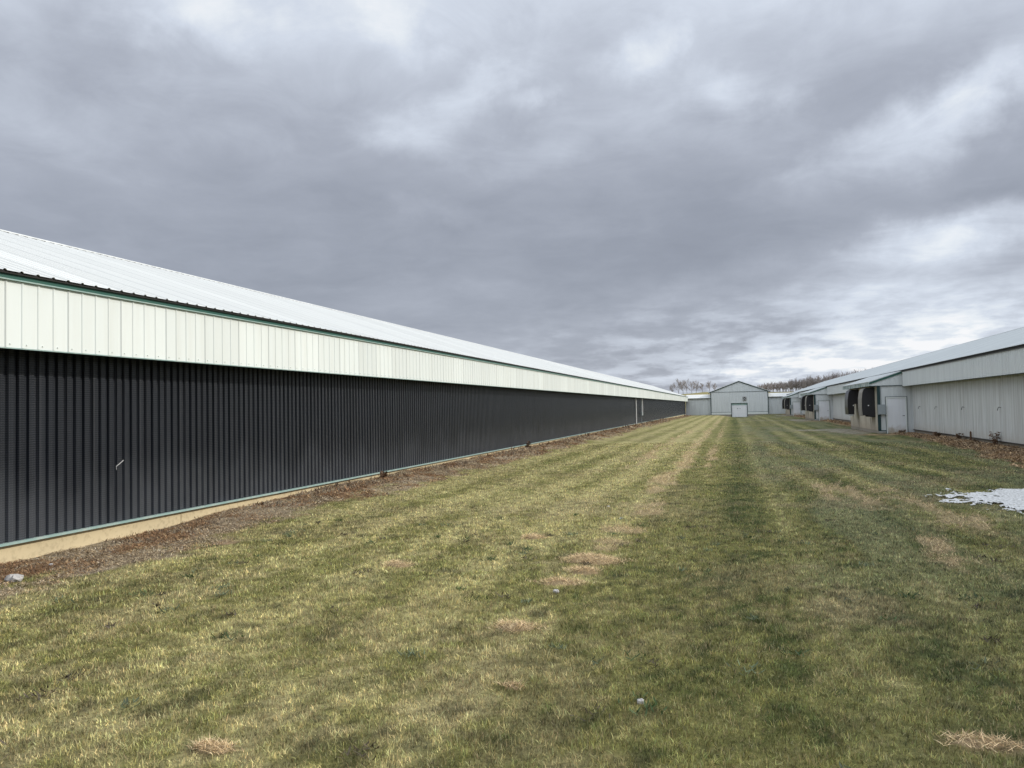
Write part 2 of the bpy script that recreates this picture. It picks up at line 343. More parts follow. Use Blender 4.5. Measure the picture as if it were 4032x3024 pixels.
def _black(t, b):
    # rows of small embossed louvre holes down every flute
    g = tn(t, 'ShaderNodeNewGeometry'); s = tn(t, 'ShaderNodeSeparateXYZ'); t.links.new(g.outputs['Position'], s.inputs[0])
    def sq(o, per):
        m = tn(t, 'ShaderNodeMath', operation='DIVIDE'); t.links.new(o, m.inputs[0]); m.inputs[1].default_value = per
        f = tn(t, 'ShaderNodeMath', operation='PINGPONG'); t.links.new(m.outputs[0], f.inputs[0]); f.inputs[1].default_value = .5
        r = tn(t, 'ShaderNodeMapRange', interpolation_type='SMOOTHSTEP'); t.links.new(f.outputs[0], r.inputs[0]); r.inputs[1].default_value = .12; r.inputs[2].default_value = .34
        return r.outputs[0]
    mm = tn(t, 'ShaderNodeMath', operation='MULTIPLY'); t.links.new(sq(s.outputs[2], .030), mm.inputs[0]); t.links.new(sq(s.outputs[1], .022), mm.inputs[1])
    n1 = tnoise(t, 5, (.8, .8, .05), 5); n3 = tnoise(t, 60, (1, 1, 1), 3); n4 = tnoise(t, .35, (1, 1, 1), 2)
    col = tramp(t, n1, ((.3, (.005, .0065, .010)), (.7, (.012, .0145, .020))))
    col = tmix(t, mm.outputs[0], col, (.024, .027, .034))
    # reflection along the foot of the wall, painted in as a paler bluish grey
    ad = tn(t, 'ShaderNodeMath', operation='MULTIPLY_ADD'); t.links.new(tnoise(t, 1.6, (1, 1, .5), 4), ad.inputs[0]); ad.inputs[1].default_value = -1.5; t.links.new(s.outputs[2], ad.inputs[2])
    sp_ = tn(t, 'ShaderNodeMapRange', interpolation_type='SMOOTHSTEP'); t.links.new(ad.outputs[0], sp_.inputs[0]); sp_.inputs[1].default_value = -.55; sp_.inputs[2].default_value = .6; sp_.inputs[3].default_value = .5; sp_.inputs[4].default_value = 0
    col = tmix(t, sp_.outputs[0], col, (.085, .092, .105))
    dz_ = tramp(t, n3, ((.72, (0, 0, 0)), (.80, (.35, .35, .35)))); col = tmix(t, dz_, col, (.13, .125, .11))
    t.links.new(col, b.inputs['Base Color'])
    bu = tn(t, 'ShaderNodeBump'); bu.inputs['Strength'].default_value = .55; bu.inputs['Distance'].default_value = .006; t.links.new(mm.outputs[0], bu.inputs['Height'])
    t.links.new(bu.outputs[0], b.inputs['Normal'])
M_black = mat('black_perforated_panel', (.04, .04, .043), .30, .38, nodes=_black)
seam(M_black, .882, .010, .02, (.05, .052, .058), .6)
M_hood = mat('black_fan_hood', (.012, .012, .014), .38, .5)
M_stain = painted('stained_wall', (.60, .57, .48), (.50, .44, .33), .7, (.10, .075, .055), streak=(1, 1.6, .14), sc_=3.2, amt=1.)
splash(M_stain, .9, (.36, .29, .21), .7)
M_cowl = painted('dusty_cowl', (.33, .31, .27), (.24, .22, .19), .7, (.06, .06, .06), streak=(1, 3, .25), sc_=3, amt=.8)
def _rusty(t, b):
    n = tnoise(t, 3.0, (1, 1, 1), 3); n2 = tnoise(t, 9, (1, 1, 1), 4)
    col = tmix(t, tramp(t, n, ((.45, (0, 0, 0)), (.55, (1, 1, 1)))), (.17, .24, .23), (.42, .47, .46))
    col = tmix(t, tramp(t, n2, ((.55, (0, 0, 0)), (.75, (.6, .6, .6)))), col, (.10, .11, .10)); t.links.new(col, b.inputs['Base Color'])
M_platef = mat('blotched_eave_plate', (.2, .25, .24), .6, nodes=_rusty)
M_stone = mat('pale_stone', (.44, .42, .40), .85, .2, nodes=lambda t, b: tbump(t, b, tnoise(t, 12), .6, .02))

def attrmat(name, rough=.7, spec=.25, trans=0., bump=0., bsc=30., shadernoise=0.):
    def f(t, b):
        a = tn(t, 'ShaderNodeAttribute', attribute_name='Col'); col = a.outputs['Color']
        if shadernoise:
            n = tnoise(t, 26, (1, 1, 1), 6, .7, 'Position'); n2 = tnoise(t, 7, (1, .45, 1), 4, .6, 'Position')
            k = tramp(t, n, ((.3, (1 - shadernoise,) * 3), (.7, (1 + shadernoise,) * 3))); col = tmix(t, 1., col, k, 'MULTIPLY')
            k = tramp(t, n2, ((.3, (.78,) * 3), (.7, (1.2,) * 3))); col = tmix(t, 1., col, k, 'MULTIPLY')
            tbump(t, b, n, bump, .03)
        t.links.new(col, b.inputs['Base Color'])
        if trans:
            tr = tn(t, 'ShaderNodeBsdfTranslucent'); t.links.new(col, tr.inputs[0]); ms = tn(t, 'ShaderNodeMixShader'); ms.inputs[0].default_value = trans
            t.links.new(b.outputs[0], ms.inputs[1]); t.links.new(tr.outputs[0], ms.inputs[2]); t.links.new(ms.outputs[0], t.nodes['Material Output'].inputs[0])
    return mat(name, (.1, .1, .05), rough, spec, nodes=f)
M_ground = attrmat('mown_ground', .9, .1, bump=1., shadernoise=.55)
M_blade = attrmat('grass_blade', .55, .3, trans=.15)
M_litter = attrmat('dead_leaf', .8, .15, trans=.12)

def npmesh(name, V, F, cols=None, m=None, **k):
    """V (n,3); F list of (faces array (m,k)) groups"""
    me = bpy.data.meshes.new(name); me.vertices.add(len(V)); me.vertices.foreach_set('co', V.astype(np.float32).ravel())
    li = np.concatenate([f.ravel() for f in F]); tot = np.concatenate([np.full(len(f), f.shape[1]) for f in F])
    st = np.concatenate([[0], np.cumsum(tot)[:-1]])
    me.loops.add(len(li)); me.loops.foreach_set('vertex_index', li.astype(np.int32))
    me.polygons.add(len(tot)); me.polygons.foreach_set('loop_start', st.astype(np.int32)); me.polygons.foreach_set('loop_total', tot.astype(np.int32))
    me.update(calc_edges=True)
    if cols is not None:
        a = me.color_attributes.new('Col', 'FLOAT_COLOR', 'POINT')
        a.data.foreach_set('color', np.concatenate([cols, np.ones((len(cols), 1))], 1).astype(np.float32).ravel())
    o = bpy.data.objects.new(name, me); COL.objects.link(o)
    if m: me.materials.append(m)
    return tag(o, **k)

# ------------------------------------------------------------------ ground: one sheet to the horizon
xs = np.concatenate([[-3000, -1200, -500, -200, -80, -40, -20, -12], np.arange(-9.4, 11.2, .11), [12, 16, 22, 40, 80, 200, 500, 1200, 3000]])
yy = [1.]
while yy[-1] < 152: yy.append(yy[-1] + .09 + .0045 * yy[-1])
ys = np.concatenate([[-3000, -1000, -300, -100, -40, -15, -6, -2], yy, [160, 175, 220, 300, 500, 1000, 3000]])
XX, YY = np.meshgrid(xs, ys); x = XX.ravel(); y = YY.ravel()
V = np.stack([x, y, gz(x, y)], 1); C = gcol(x, y) * .85
nx, ny = len(xs), len(ys); ii = (np.arange(ny - 1)[:, None] * nx + np.arange(nx - 1)[None]).ravel()
g = npmesh('ground', V, [np.stack([ii, ii + 1, ii + nx + 1, ii + nx], 1)], C, M_ground, kind='structure')
g.data.shade_smooth()

# far hillside
hx = np.linspace(-260, 420, 120); hy = np.linspace(215, 560, 40); XX, YY = np.meshgrid(hx, hy); x = XX.ravel(); y = YY.ravel()
def hz_(x, y): return ss(y, 215, 410) * (7.9 + .9 * np.exp(-((x + 12) / 10) ** 2) + .8 * (fbm(x * .03, y * .03, 5) - .5)) - 3 * ss(y, 450, 560)
hc = lerp(G(.22, .19, .075), G(.32, .26, .115), ss(fbm(x * .15, y * .05, 9), .35, .65)); hc = lerp(hc, G(.16, .16, .07), ss(fbm(x * .06, y * .06, 19), .5, .7))
ii = (np.arange(39)[:, None] * 120 + np.arange(119)[None]).ravel()
h = npmesh('hill', np.stack([x, y, hz_(x, y) - .06], 1), [np.stack([ii, ii + 1, ii + 121, ii + 120], 1)], hc, M_ground, kind='structure'); h.data.shade_smooth()

# ------------------------------------------------------------------ out-of-view cloud mesh added east of the yard to shade its right half
def make_shade_cloud():
    D = 250.; nxc, nyc = 60, 110
    u = np.linspace(0, 1, nxc); v = np.linspace(0, 1, nyc); U, Vv = np.meshgrid(u, v)
    y = -60 + Vv * 560
    edge = .15 + .55 * (fbm(y * .05, y * 0 + 2, 71, 3) - .5) + 1.2 * (fbm(y * .5, y * 0 + 8, 72, 3) - .5)
    x = edge + U ** 1.6 * 160
    th = np.minimum(1, np.minimum(U * 9, (1 - U) * 4)) * np.minimum(1, np.minimum(Vv, 1 - Vv) * 8)
    th = np.sqrt(np.maximum(th, 0)) * (3 + 14 * fbm(x * .05, y * .05, 73, 4) * np.minimum(1, U * 3))
    top = np.stack([x, y, th], -1).reshape(-1, 3); bot = np.stack([x, y, -.25 * th], -1).reshape(-1, 3)
    off = np.array(sdir) * D
    # shear the heights along the sun so the shade keeps its outline
    ks = np.array(sdir) / sdir.z
    top = np.stack([top[:, 0], top[:, 1], top[:, 2] * 0], 1) + ks[None] * top[:, 2:3] + off
    bot = np.stack([bot[:, 0], bot[:, 1], bot[:, 2] * 0], 1) + ks[None] * bot[:, 2:3] + off
    n = nxc; ii = (np.arange(nyc - 1)[:, None] * n + np.arange(n - 1)[None]).ravel(); m_ = len(top)
    q = np.stack([ii, ii + 1, ii + n + 1, ii + n], 1)
    o = npmesh('shade_cloud', np.concatenate([top, bot]), [q, q[:, ::-1] + m_], None, mat('shade_cloud_white', (.85, .86, .88), 1, 0), kind='stuff', label='unseen sheet added to shade the right half of the yard', category='shade_cloud')
    o.data.shade_smooth()
make_shade_cloud()

# ------------------------------------------------------------------ long barns
RIB = [(0, 0), (.150, 0), (.164, .016), (.190, .016), (.204, 0)]     # major rib of a steel sheet
FIB = [(0, 0), (.160, 0), (.170, .011), (.188, .011), (.198, 0)]
PIT = .2225
def gable_roof(mb, deck, xe, ze, xr, zr, y0, y1, side, t=.03):
    """ribbed plane from eave (xe,ze) to ridge (xr,zr)"""
    o = Vector((xe, y0, ze)); e = Vector((xr - xe, 0, zr - ze)); ln = e.length; e.normalize(); n = Vector((-e.z * side, 0, e.x * side))
    if n.z < 0: n = -n
    mb.ribbed(o, (0, 1, 0), e, n, y1 - y0, ln, PIT, RIB)
    a = o - n * .008 + e * .02; b = a + e * (ln - .02); c = n * -t
    deck.add([a, b, b + c, a + c] + [p + Vector((0, y1 - y0, 0)) for p in (a, b, b + c, a + c)], [(0, 1, 2, 3), (7, 6, 5, 4), (0, 4, 5, 1), (2, 6, 7, 3), (0, 3, 7, 4)])
def long_barn(root, s, y0, y1, wallmat, facmat, roofmat, concmat, trimmat, barncore, prof, pitch, black):
    """built in local coordinates: wall face at x=0, the barn body lies on side s (-1 = to the left)"""
    X = lambda d: s * d                      # d>0 goes into the barn
    W = 12.9
    fx = X(-.5)                              # overhanging fascia face
    n_ = (-s, 0, 0)
    # wall with a solid core behind the corrugated sheet
    mb = MB(); mb.ribbed((X(0), y0, .262), (0, 1, 0), (0, 0, 1), n_, y1 - y0, 2.42, pitch, prof)
    a, b = sorted((X(.05), X(.17))); mb.box(a, b, y0, y1, .24, 3.4)
    mb.build('wall', wallmat, root)
    mb = MB(); a, b = sorted((X(.045), X(.30))); mb.box(a, b, y0, y1, -.8, .228)
    for yj in np.arange(y0 + 5.28, y1, 3.66):
        aa, bb = sorted((X(.035), X(.05))); mb.box(aa, bb, yj, yj + .022, -.5, .226)
    mb.build('foundation', concmat, root)
    mb = MB(); a, b = sorted((X(-.045), X(.02))); mb.box(a, b, y0, y1, .232, .262); mb.build('sill_trim', trimmat, root)
    # fascia
    mb = MB(); mb.ribbed((fx, y0, 2.66), (0, 1, 0), (0, 0, 1), n_, y1 - y0, .80, PIT, FIB, start=.13)
    a, b = sorted((fx + s * .004, fx + s * .04)); mb.box(a, b, y0, y1, 2.655, 3.50)
    k = y0 + .10
    while k < y0 + 60:
        a, b = sorted((fx, fx - s * .012)); mb.box(a, b, k, k + .014, 2.695, 2.709); k += PIT
    mb.build('fascia', facmat, root)
    mb = MB(); a, b = sorted((fx - s * .014, fx)); mb.box(a, b, y0, y1, 2.645, 2.656); mb.build('drip_edge', M_sage if s < 0 else M_greend, root)
    mb = MB(); a, b = sorted((fx - s * .045, fx + s * .02)); mb.box(a, b, y0, y1, 3.463, 3.478); mb.build('eave_edge', M_sage if s < 0 else M_metal, root)
    mb = MB(); a, b = sorted((fx - s * .035, fx + s * .02)); mb.box(a, b, y0, y1, 3.481, 3.545); mb.build('eave_trim', M_green if s < 0 else M_dark, root)
    # soffit
    mb = MB(); a, b = sorted((fx + s * .042, X(.028))); mb.box(a, b, y0, y1, 2.70, 2.73); mb.build('soffit', M_dark, root)
    # roof
    xe, xr, xf = X(-.60), X(6.), X(12.6); ze, zr = 3.56, 3.56 + 6.6 * .338
    rf = MB(); dk = MB(); gable_roof(rf, dk, xe, ze, xr, zr, y0, y1, 1); gable_roof(rf, dk, xf, ze, xr, zr, y0, y1, -1)
    rf.v += dk.v; rf.f += [tuple(i + len(rf.v) - len(dk.v) for i in f) for f in dk.f]; nd = len(dk.f)
    rf = rf.build('roof', roofmat, root); rf.data.materials.append(M_dark)
    for p in rf.data.polygons[-nd:]: p.material_index = 1
    mb = MB()
    e = .338; hw = .16
    mb.prism([(xr - hw, zr + .028 - hw * e), (xr, zr + .034), (xr + hw, zr + .028 - hw * e), (xr + hw, zr + .018 - hw * e), (xr, zr + .024), (xr - hw, zr + .018 - hw * e)], 'y', y0, y1)
    mb.build('ridge_cap', roofmat, root)
    # dark foam closure between cap and sheet, broken at every rib: reads as dashes
    xq = xr - s * (hw - .01); zq = zr - hw * e; pr = []
    k = y0
    while k < y0 + 55: pr += [(k, zq + .004), (k + .05, zq + .004), (k + .055, zq + .021), (k + .165, zq + .021), (k + .17, zq + .004)]; k += PIT
    pr = pr + [(k, zq - .03), (y0, zq - .03)]
    mb = MB().prism(pr, 'x', *sorted((xq, xq + s * .02)))
    mb.build('ridge_closure', M_dark, root)
    # gable ends and rear wall
    mb = MB()
    for yy_ in (y0, y1 - .12):
        mb.prism([(X(.16), -.3), (X(12.), -.3), (X(12.), 3.5), (xr, zr - .06), (X(.16), 3.5)], 'y', yy_, yy_ + .12)
    a, b = sorted((X(11.85), X(12.01))); mb.box(a, b, y0 + .13, y1 - .13, -.3, 3.45)
    mb.build('end_wall', facmat, root)

BLK = [(0, 0), (.074, 0), (.088, -.036), (.133, -.036)]
bl = empty('barn', (XL, 0, 0), label='long white barn with black perforated side wall left of the lawn', cat='barn')
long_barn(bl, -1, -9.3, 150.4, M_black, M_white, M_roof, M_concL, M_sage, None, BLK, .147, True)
MB().tube([(.09, 71.6, 2.62), (.09, 71.6, .12)], .045, 10).build('downpipe', M_pvc, bl)
MB().tube([(.09, 71.6, .10), (.09, 73.3, .12)], .035, 8).build('drain_elbow', M_pvc, bl)
MB().tube([(.08, 76.9, 2.62), (.08, 76.9, 1.0)], .045, 10).build('conduit', M_pvc, bl)
MB().tube([(.08, 75.9, 2.62), (.08, 75.9, 1.3)], .03, 8).tube([(.08, 75.9, 1.0), (.08, 75.9, .2)], .025, 8).build('gas_pipe', M_box, bl)
m = MB().box(.03, .2, 75.55, 76.35, .95, 1.3); m.build('meter', M_box, bl)
m = MB().box(.02, .10, 71.45, 71.75, .02, .12); m.build('pipe_boot', M_metal, bl)

SHE = [(0, 0), (.86, 0), (.87, .012), (.895, .012), (.905, 0)]
br = empty('barn', (XR, 47, 0), R_(-.30), label='long pale grey barn with plain side wall right of the lawn', cat='barn')
long_barn(br, 1, -56., 103.2, M_grey, M_greyclean, M_roofr, M_concR, M_metal, None, SHE, .915, False)
for yk in (45.2, 41.65, 37.0, 32.25):
    MB().tube([(-.0, yk - 47, 1.50), (-.07, yk - 47, 1.53), (-.09, yk - 46.98, 1.48), (-.10, yk - 46.95, 1.40)], .013, 6).build('wall_hook', M_metal, br)

# ------------------------------------------------------------------ fan annexes on the right barn
PAN = [(0, 0), (.150, 0), (.160, .016), (.178, .016), (.188, 0)]
def annex(Y, xo, label):
    r = empty('fan_annex', (XR + xo, Y, 0), 0, label=label, cat='annex', group='fan annexes along the right barn')
    D = 10.6; xw = -1.78                      # outer wall face (local), front wall plane y=0
    # front wall around the door opening (door -1.38..-.33)
    mb = MB()
    mb.ribbed((xw, 0, .20), (1, 0, 0), (0, 0, 1), (0, -1, 0), .38, 2.50, .2225, PAN)
    mb.ribbed((-1.38, 0, 2.10), (1, 0, 0), (0, 0, 1), (0, -1, 0), 1.07, .60, .2225, PAN)
    mb.ribbed((-.31, 0, .20), (1, 0, 0), (0, 0, 1), (0, -1, 0), .40, 2.50, .2225, PAN)
    mb.box(xw + .02, .1, .006, .12, .1, 2.70)
    mb.build('front_wall', M_greyclean, r)
    mb = MB(); mb.box(xw, xw + .1, .121, D, .20, 2.75); mb.box(xw + .101, .1, D - .1, D, .2, 2.75); mb.build('fan_wall', M_stain, r)
    mb = MB(); mb.box(xw + .012, -1.39, .012, .15, -.6, .17); mb.box(-.30, .1, .012, .15, -.6, .17); mb.box(xw + .012, xw + .2, .151, D, -.6, .195); mb.build('foundation', M_concR, r)
    MB().box(xw - .02, -1.41, -.03, .0, .172, .215).build('sill_trim', M_greend, r)
    mb = MB(); mb.box(xw - .022, xw + .13, -.026, -.001, .216, 2.70); mb.box(xw - .022, xw - .001, 0, .12, .216, 2.70); mb.build('corner_trim', M_greend, r)
    # door
    d = MB().box(-1.31, -.39, -.03, .004, .02, 2.0).build('door', M_door2, r)
    fr = MB(); fr.box(-1.38, -1.312, -.055, .003, -.02, 2.075); fr.box(-.388, -.32, -.055, .003, .0, 2.075); fr.box(-1.311, -.389, -.055, .003, 2.002, 2.075)
    fr.build('frame', M_white, d)
    fr = MB(); fr.box(-1.405, -1.382, -.05, .001, .0, 2.10); fr.box(-.318, -.295, -.05, .001, 0, 2.10); fr.box(-1.405, -.295, -.05, .001, 2.078, 2.10); fr.build('frame_edge', M_greend, d)
    MB().tube([(-.45, -.03, 1.03), (-.45, -.085, 1.03), (-.55, -.09, 1.03)], .016, 8).build('handle', M_metal, d)
    # splashed dirt along the bottom of the door
    # gable panel of the catslide roof, overhang closed in at the front
    sl_ = .338; ztop = lambda x: 3.50 + (x + .5) * sl_
    mb = MB(); mb.ribbed((-2.19, -.05, 0), (1, 0, 0), (0, 0, 1), (0, -1, 0), 1.70, lambda t: (2.73, ztop(-2.19 + t)), .2225, PAN)
    mb.prism([(-2.19, 2.72), (-.49, 2.72), (-.49, ztop(-.49)), (-2.19, ztop(-2.19))], 'y', -.044, -.002)
    mb.build('gable_panel', M_greyclean, r)
    MB().box(-2.20, -.48, -.072, -.002, 2.70, 2.727).build('gable_trim', M_greend, r)
    MB().box(-.505, -.47, -.078, -.03, 2.66, 3.47).build('joint_trim', M_greend, r)
    mb = MB(); mb.prism([(-2.21, ztop(-2.21) - .105), (-.49, ztop(-.49) - .105), (-.49, ztop(-.49) + .03), (-2.21, ztop(-2.21) + .03)], 'y', -.105, -.066); mb.build('rake_trim', M_green, r)
    mb = MB(); mb.box(-2.235, -2.205, -.10, D - .1, 2.71, ztop(-2.2) + .015); mb.build('eave_plate', M_platef, r)
    MB().box(-2.20, xw - .001, .0, D - .1, 2.73, 2.76).build('soffit', M_dark, r)
    rf = MB(); gable_roof(rf, rf, -2.27, ztop(-2.27) + .045, -.35, ztop(-.35) + .045, -.12, D, 1); rf.build('roof', M_roofr, r)
    # grey electrical box on the front corner
    bx = MB().box(-1.80, -1.42, -.22, -.028, 1.10, 1.66).build('electrical_box', M_box, r)
    MB().box(-1.78, -1.44, -.235, -.222, 1.12, 1.64).build('box_door', M_box, bx)
    MB().tube([(-1.62, -.1, 1.66), (-1.62, -.1, 2.0), (-1.62, -.05, 2.06), (-1.62, -.05, 2.69)], .016, 6).build('conduit', M_box, r)
    # two black fan hoods
    for k, (ya, yb) in enumerate(((.9, 2.3), (6.6, 8.0))):
        P_ = [(xw - .004, 2.66), (xw - .42, 2.65), (xw - .55, 2.58), (xw - .63, 2.38), (xw - .68, 2.0), (xw - .69, 1.5), (xw - .66, 1.05)]
        hd = MB(); th = .02
        inner = [(p[0] + .025, p[1] - .02) for p in P_][::-1]
        hd.prism(P_ + inner, 'y', ya + .02, yb - .02)
        if k == 0: side = P_ + [(xw - .35, 1.06), (xw - .30, .96), (xw - .004, .94)]
        else: side = P_ + [(xw - .30, 1.04), (xw - .28, 1.72), (xw - .004, 1.70)]
        hd.prism(side, 'y', ya, ya + .019); hd.prism(side, 'y', yb - .019, yb)
        ho = hd.build('fan_hood', M_hood, r)
        out = [(p[0] - .006, p[1] + .002) for p in P_[2:]]
        if k == 0: MB().prism(out + [(p[0] - .014, p[1]) for p in out][::-1], 'y', ya + .05, yb - .05).build('dusty_face', M_cowl, ho)
        MB().tube([(xw - .35, ya - .018, 1.62), (xw - .35, ya + .001, 1.62)], .035, 10).build('bolt', M_pvc, ho)
        if k == 0:
            MB().prism([(xw - .004, 1.9), (xw - .16, 1.9), (xw - .2, 1.1), (xw - .004, 1.1)], 'y', yb + 2.6, yb + 2.63).build('baffle', M_hood, ho)
    MB().box(xw - .10, xw - .002, 3.6, 4.0, 1.15, 2.55).build('frame_post', M_cowl, r)
    MB().box(xw - .25, xw - .002, 9.3, 9.5, .9, 2.6).build('wind_baffle', M_greyclean, r)
    return r
annex(47.0, 0.0, 'nearest fan annex with two black hoods and a white door')
annex(84.0, .20, 'middle fan annex, half hidden behind the nearest one')
annex(121.5, .40, 'farthest fan annex, beside the building across the end')

# ------------------------------------------------------------------ building across the far end
FY = 149.6
gb = empty('gabled_building', (1.2, FY, 0), label='grey gabled building with white garage door at the far end', cat='building')
PG = [(0, 0), (.20, 0), (.21, .03), (.24, .03), (.25, 0)]
mb = MB(); hw = 5.2; dl, dr = -1.43, 1.42
mb.ribbed((-hw, 0, .50), (1, 0, 0), (0, 0, 1), (0, -1, 0), hw + dl, 3.78, .305, PG)
mb.ribbed((dl, 0, 2.13), (1, 0, 0), (0, 0, 1), (0, -1, 0), dr - dl, 2.15, .305, PG)
mb.ribbed((dr, 0, .50), (1, 0, 0), (0, 0, 1), (0, -1, 0), hw - dr, 3.78, .305, PG)
mb.box(-hw, dl, .005, .2, .0, 4.3); mb.box(dr, hw, .005, .2, .0, 4.3); mb.box(dl, dr, .005, .2, 2.13, 4.3)
mb.box(-hw, -hw + .2, .2, 14, -.4, 4.3); mb.box(hw - .2, hw, .2, 14, -.4, 4.3); mb.box(-hw, hw, 13.8, 14, -.4, 4.3)
mb.build('wall', M_greyclean, gb)
mb = MB(); zp = 6.28
mb.ribbed((-hw, -.012, 4.31), (1, 0, 0), (0, 0, 1), (0, -1, 0), 2 * hw, lambda t: (0, .04 + (hw - abs(t - hw)) / hw * (zp - 4.40)), .305, PG)
mb.prism([(-hw, 4.31), (hw, 4.31), (hw, 4.34), (0, zp - .02), (-hw, 4.34)], 'y', -.006, .2); mb.build('gable', M_greyclean, gb)
MB().box(-hw - .05, hw + .05, -.07, -.0, 4.262, 4.306).build('gable_trim', M_greend, gb)
mb = MB(); mb.box(-hw - .03, -hw + .1, -.05, -.001, .04, 4.26); mb.build('corner_trim', M_greend, gb)
mb = MB(); mb.box(hw - .1, hw + .03, -.05, -.001, .04, 4.26); mb.build('corner_trim', M_greend, gb)
for a, b in ((-hw + .1, dl - .06), (dr + .06, hw - .1)):
    MB().box(a, b, -.045, .004, .05, .44).build('skirt_board', M_white, gb)
    MB().box(a, b, -.05, -.002, .443, .497).build('skirt_trim', M_greend, gb)
    MB().box(a - .04, b + .04, .006, .3, -.9, .046).build('foundation', M_concR, gb)
e = (zp - 4.34) / hw
for s in (-1, 1):
    mb = MB(); mb.prism([(s * (hw + .38), 4.34 - .38 * e + .02), (0, zp + .02), (0, zp - .13), (s * (hw + .38), 4.34 - .38 * e - .13)], 'y', -.16, -.10); mb.build('rake_trim', M_greend, gb)
mb = MB()
for s in (-1, 1):
    mb.prism([(s * (hw + .40), 4.34 - .40 * e + .10), (0, zp + .10), (0, zp + .03), (s * (hw + .40), 4.34 - .40 * e + .03)], 'y', -.18, 14.2)
mb.build('roof', M_roof, gb)
gd = MB()
zz_ = -.46
for k in range(4):
    z1 = zz_ + .635; gd.box(dl + .05, dr - .05, .10, .14, zz_ + .005, min(z1, 2.1) - .006); zz_ = z1
gd = gd.build('garage_door', M_door, gb)
MB().box(dl + .05, dr - .05, .085, .099, 1.74, 2.1).build('head_shade', M_sage, gd)  # strip coloured darker as the shade under the door head
MB().box(-.45, -.22, .075, .099, 1.09, 1.20).build('handle', M_box, gd)
MB().box(.02, .2, .075, .099, 1.08, 1.17).build('plate', M_box, gd)
mb = MB(); mb.box(dl - .055, dl + .045, -.055, .15, -.5, 2.13); mb.box(dr - .045, dr + .055, -.055, .15, -.5, 2.13); mb.box(dl - .055, dr + .055, -.055, .15, 2.131, 2.19); mb.build('door_frame', M_greend, gb)
MB().box(dl - .07, dr + .07, -.07, .0, 2.192, 2.25).build('door_head', M_white, gb)
f0, f1, g0, g1 = .62, 1.29, 2.56, 3.33
fan = MB(); fan.box(f0, f0 + .06, -.12, -.01, g0, g1); fan.box(f1 - .06, f1, -.12, -.01, g0, g1); fan.box(f0 + .06, f1 - .06, -.12, -.01, g1 - .06, g1); fan.box(f0 + .06, f1 - .06, -.12, -.01, g0, g0 + .06)
fan = fan.build('exhaust_fan', M_cowl, gb)
fcx, fcz = (f0 + f1) / 2, (g0 + g1) / 2
MB().prism([(fcx + .27 * math.cos(a), fcz + .3 * math.sin(a)) for a in np.linspace(0, 2 * math.pi, 20)[:-1]], 'y', -.06, -.05).build('opening', M_dark, fan)
bm_ = MB()
for k in range(4):
    a = k * math.pi / 2 + .5; a2 = a + .55
    bm_.prism([(fcx, fcz), (fcx + .25 * math.cos(a), fcz + .25 * math.sin(a)), (fcx + .25 * math.cos(a2), fcz + .25 * math.sin(a2))], 'y', -.09, -.08)
bm_.build('blade', M_greyclean, fan)
def link(x0, x1, label):
    r = empty('link_building', ((x0 + x1) / 2, FY + .9, 0), label=label, cat='building', group='low links either side of the gabled building'); h = (x1 - x0) / 2
    mb = MB(); mb.ribbed((-h, 0, .12), (1, 0, 0), (0, 0, 1), (0, -1, 0), 2 * h, 3.0, .305, PG); mb.box(-h, h, .005, .2, 0, 3.15); mb.build('wall', M_greyclean, r)
    MB().box(-h, h, .01, .2, -.6, .10).build('foundation', M_concR, r)
    MB().box(-h, h, -.32, -.0, 3.12, 3.25).build('eave_trim', M_greend, r)
    mb = MB(); mb.prism([(-.42, 3.26), (3.4, 3.97), (7.2, 3.26), (7.2, 3.2), (3.4, 3.9), (-.42, 3.2)], 'x', -h, h); mb.build('roof', M_roof, r)
    mb = MB().box(-h, h, 6.8, 7., -.3, 3.2); mb.build('rear_wall', M_greyclean, r)
link(-8.7, -4.06, 'low link wall between the black-walled barn and the gabled building')
link(6.46, 14.0, 'low link wall right of the gabled building, partly behind the fan annexes')

# ------------------------------------------------------------------ bare trees on the hill
M_bark = mat('bare_bark', (.13, .105, .09), .9, .1)
M_twig = mat('bare_twigs', (.33, .29, .27), .9, .1)
def tree_geo(h, rnd, depth=4, spread=.6, rmin=.036):
    tr = MB(); tw = MB()
    def seg(p, q, r0, r1, lev):
        (tr if lev <= 0 else tw).tube([p, (p + q) / 2 + Vector((rnd.uniform(-1, 1), rnd.uniform(-1, 1), 0)) * (q - p).length * .05, q], max(r0, rmin), 5 if lev < 1 else 3, max(r1, rmin * .6), caps=False)
    def grow(p, d, ln, r, lev):
        q = p + d * ln; seg(p, q, r, r * .45, lev)
        if lev >= depth: return
        nb = (9, 6, 5, 4)[min(lev, 3)]
        for i in range(nb):
            t = (.22 if lev == 0 else .3) + (.78 if lev == 0 else .7) * (i + rnd.uniform(.2, .9)) / nb
            a = rnd.uniform(0, 6.283); sp = rnd.uniform(.5, 1.) * spread * (1.35 - .7 * t)
            nd = (d * (.9) + Vector((math.cos(a), math.sin(a), 0)) * sp * 1.3 + Vector((0, 0, .18))).normalized()
            grow(p + d * ln * t, nd, ln * rnd.uniform(.40, .58) * (1.15 - .35 * t if lev == 0 else 1), r * (.55 - .2 * t), lev + 1)
    grow(Vector((0, 0, -.2)), Vector((rnd.uniform(-.08, .08), 0, 1)).normalized(), h * .92, h * .022, 0)
    return tr, tw
rnd = random.Random(5)
protos = []
def hz1(x, y): return float(hz_(np.array([x * 1.]), np.array([y * 1.]))[0])
def place_tree(x, y, h, label):
    tr, tw = tree_geo(h * .86, rnd, 3, .85)
    r = empty('bare_tree', (x, y, hz1(x, y) - .1), rnd.uniform(0, 6), label=label, cat='tree', group='bare trees on the hill left of the gable')
    tr.build('trunk', M_bark, r); tw.build('crown', M_twig, r)
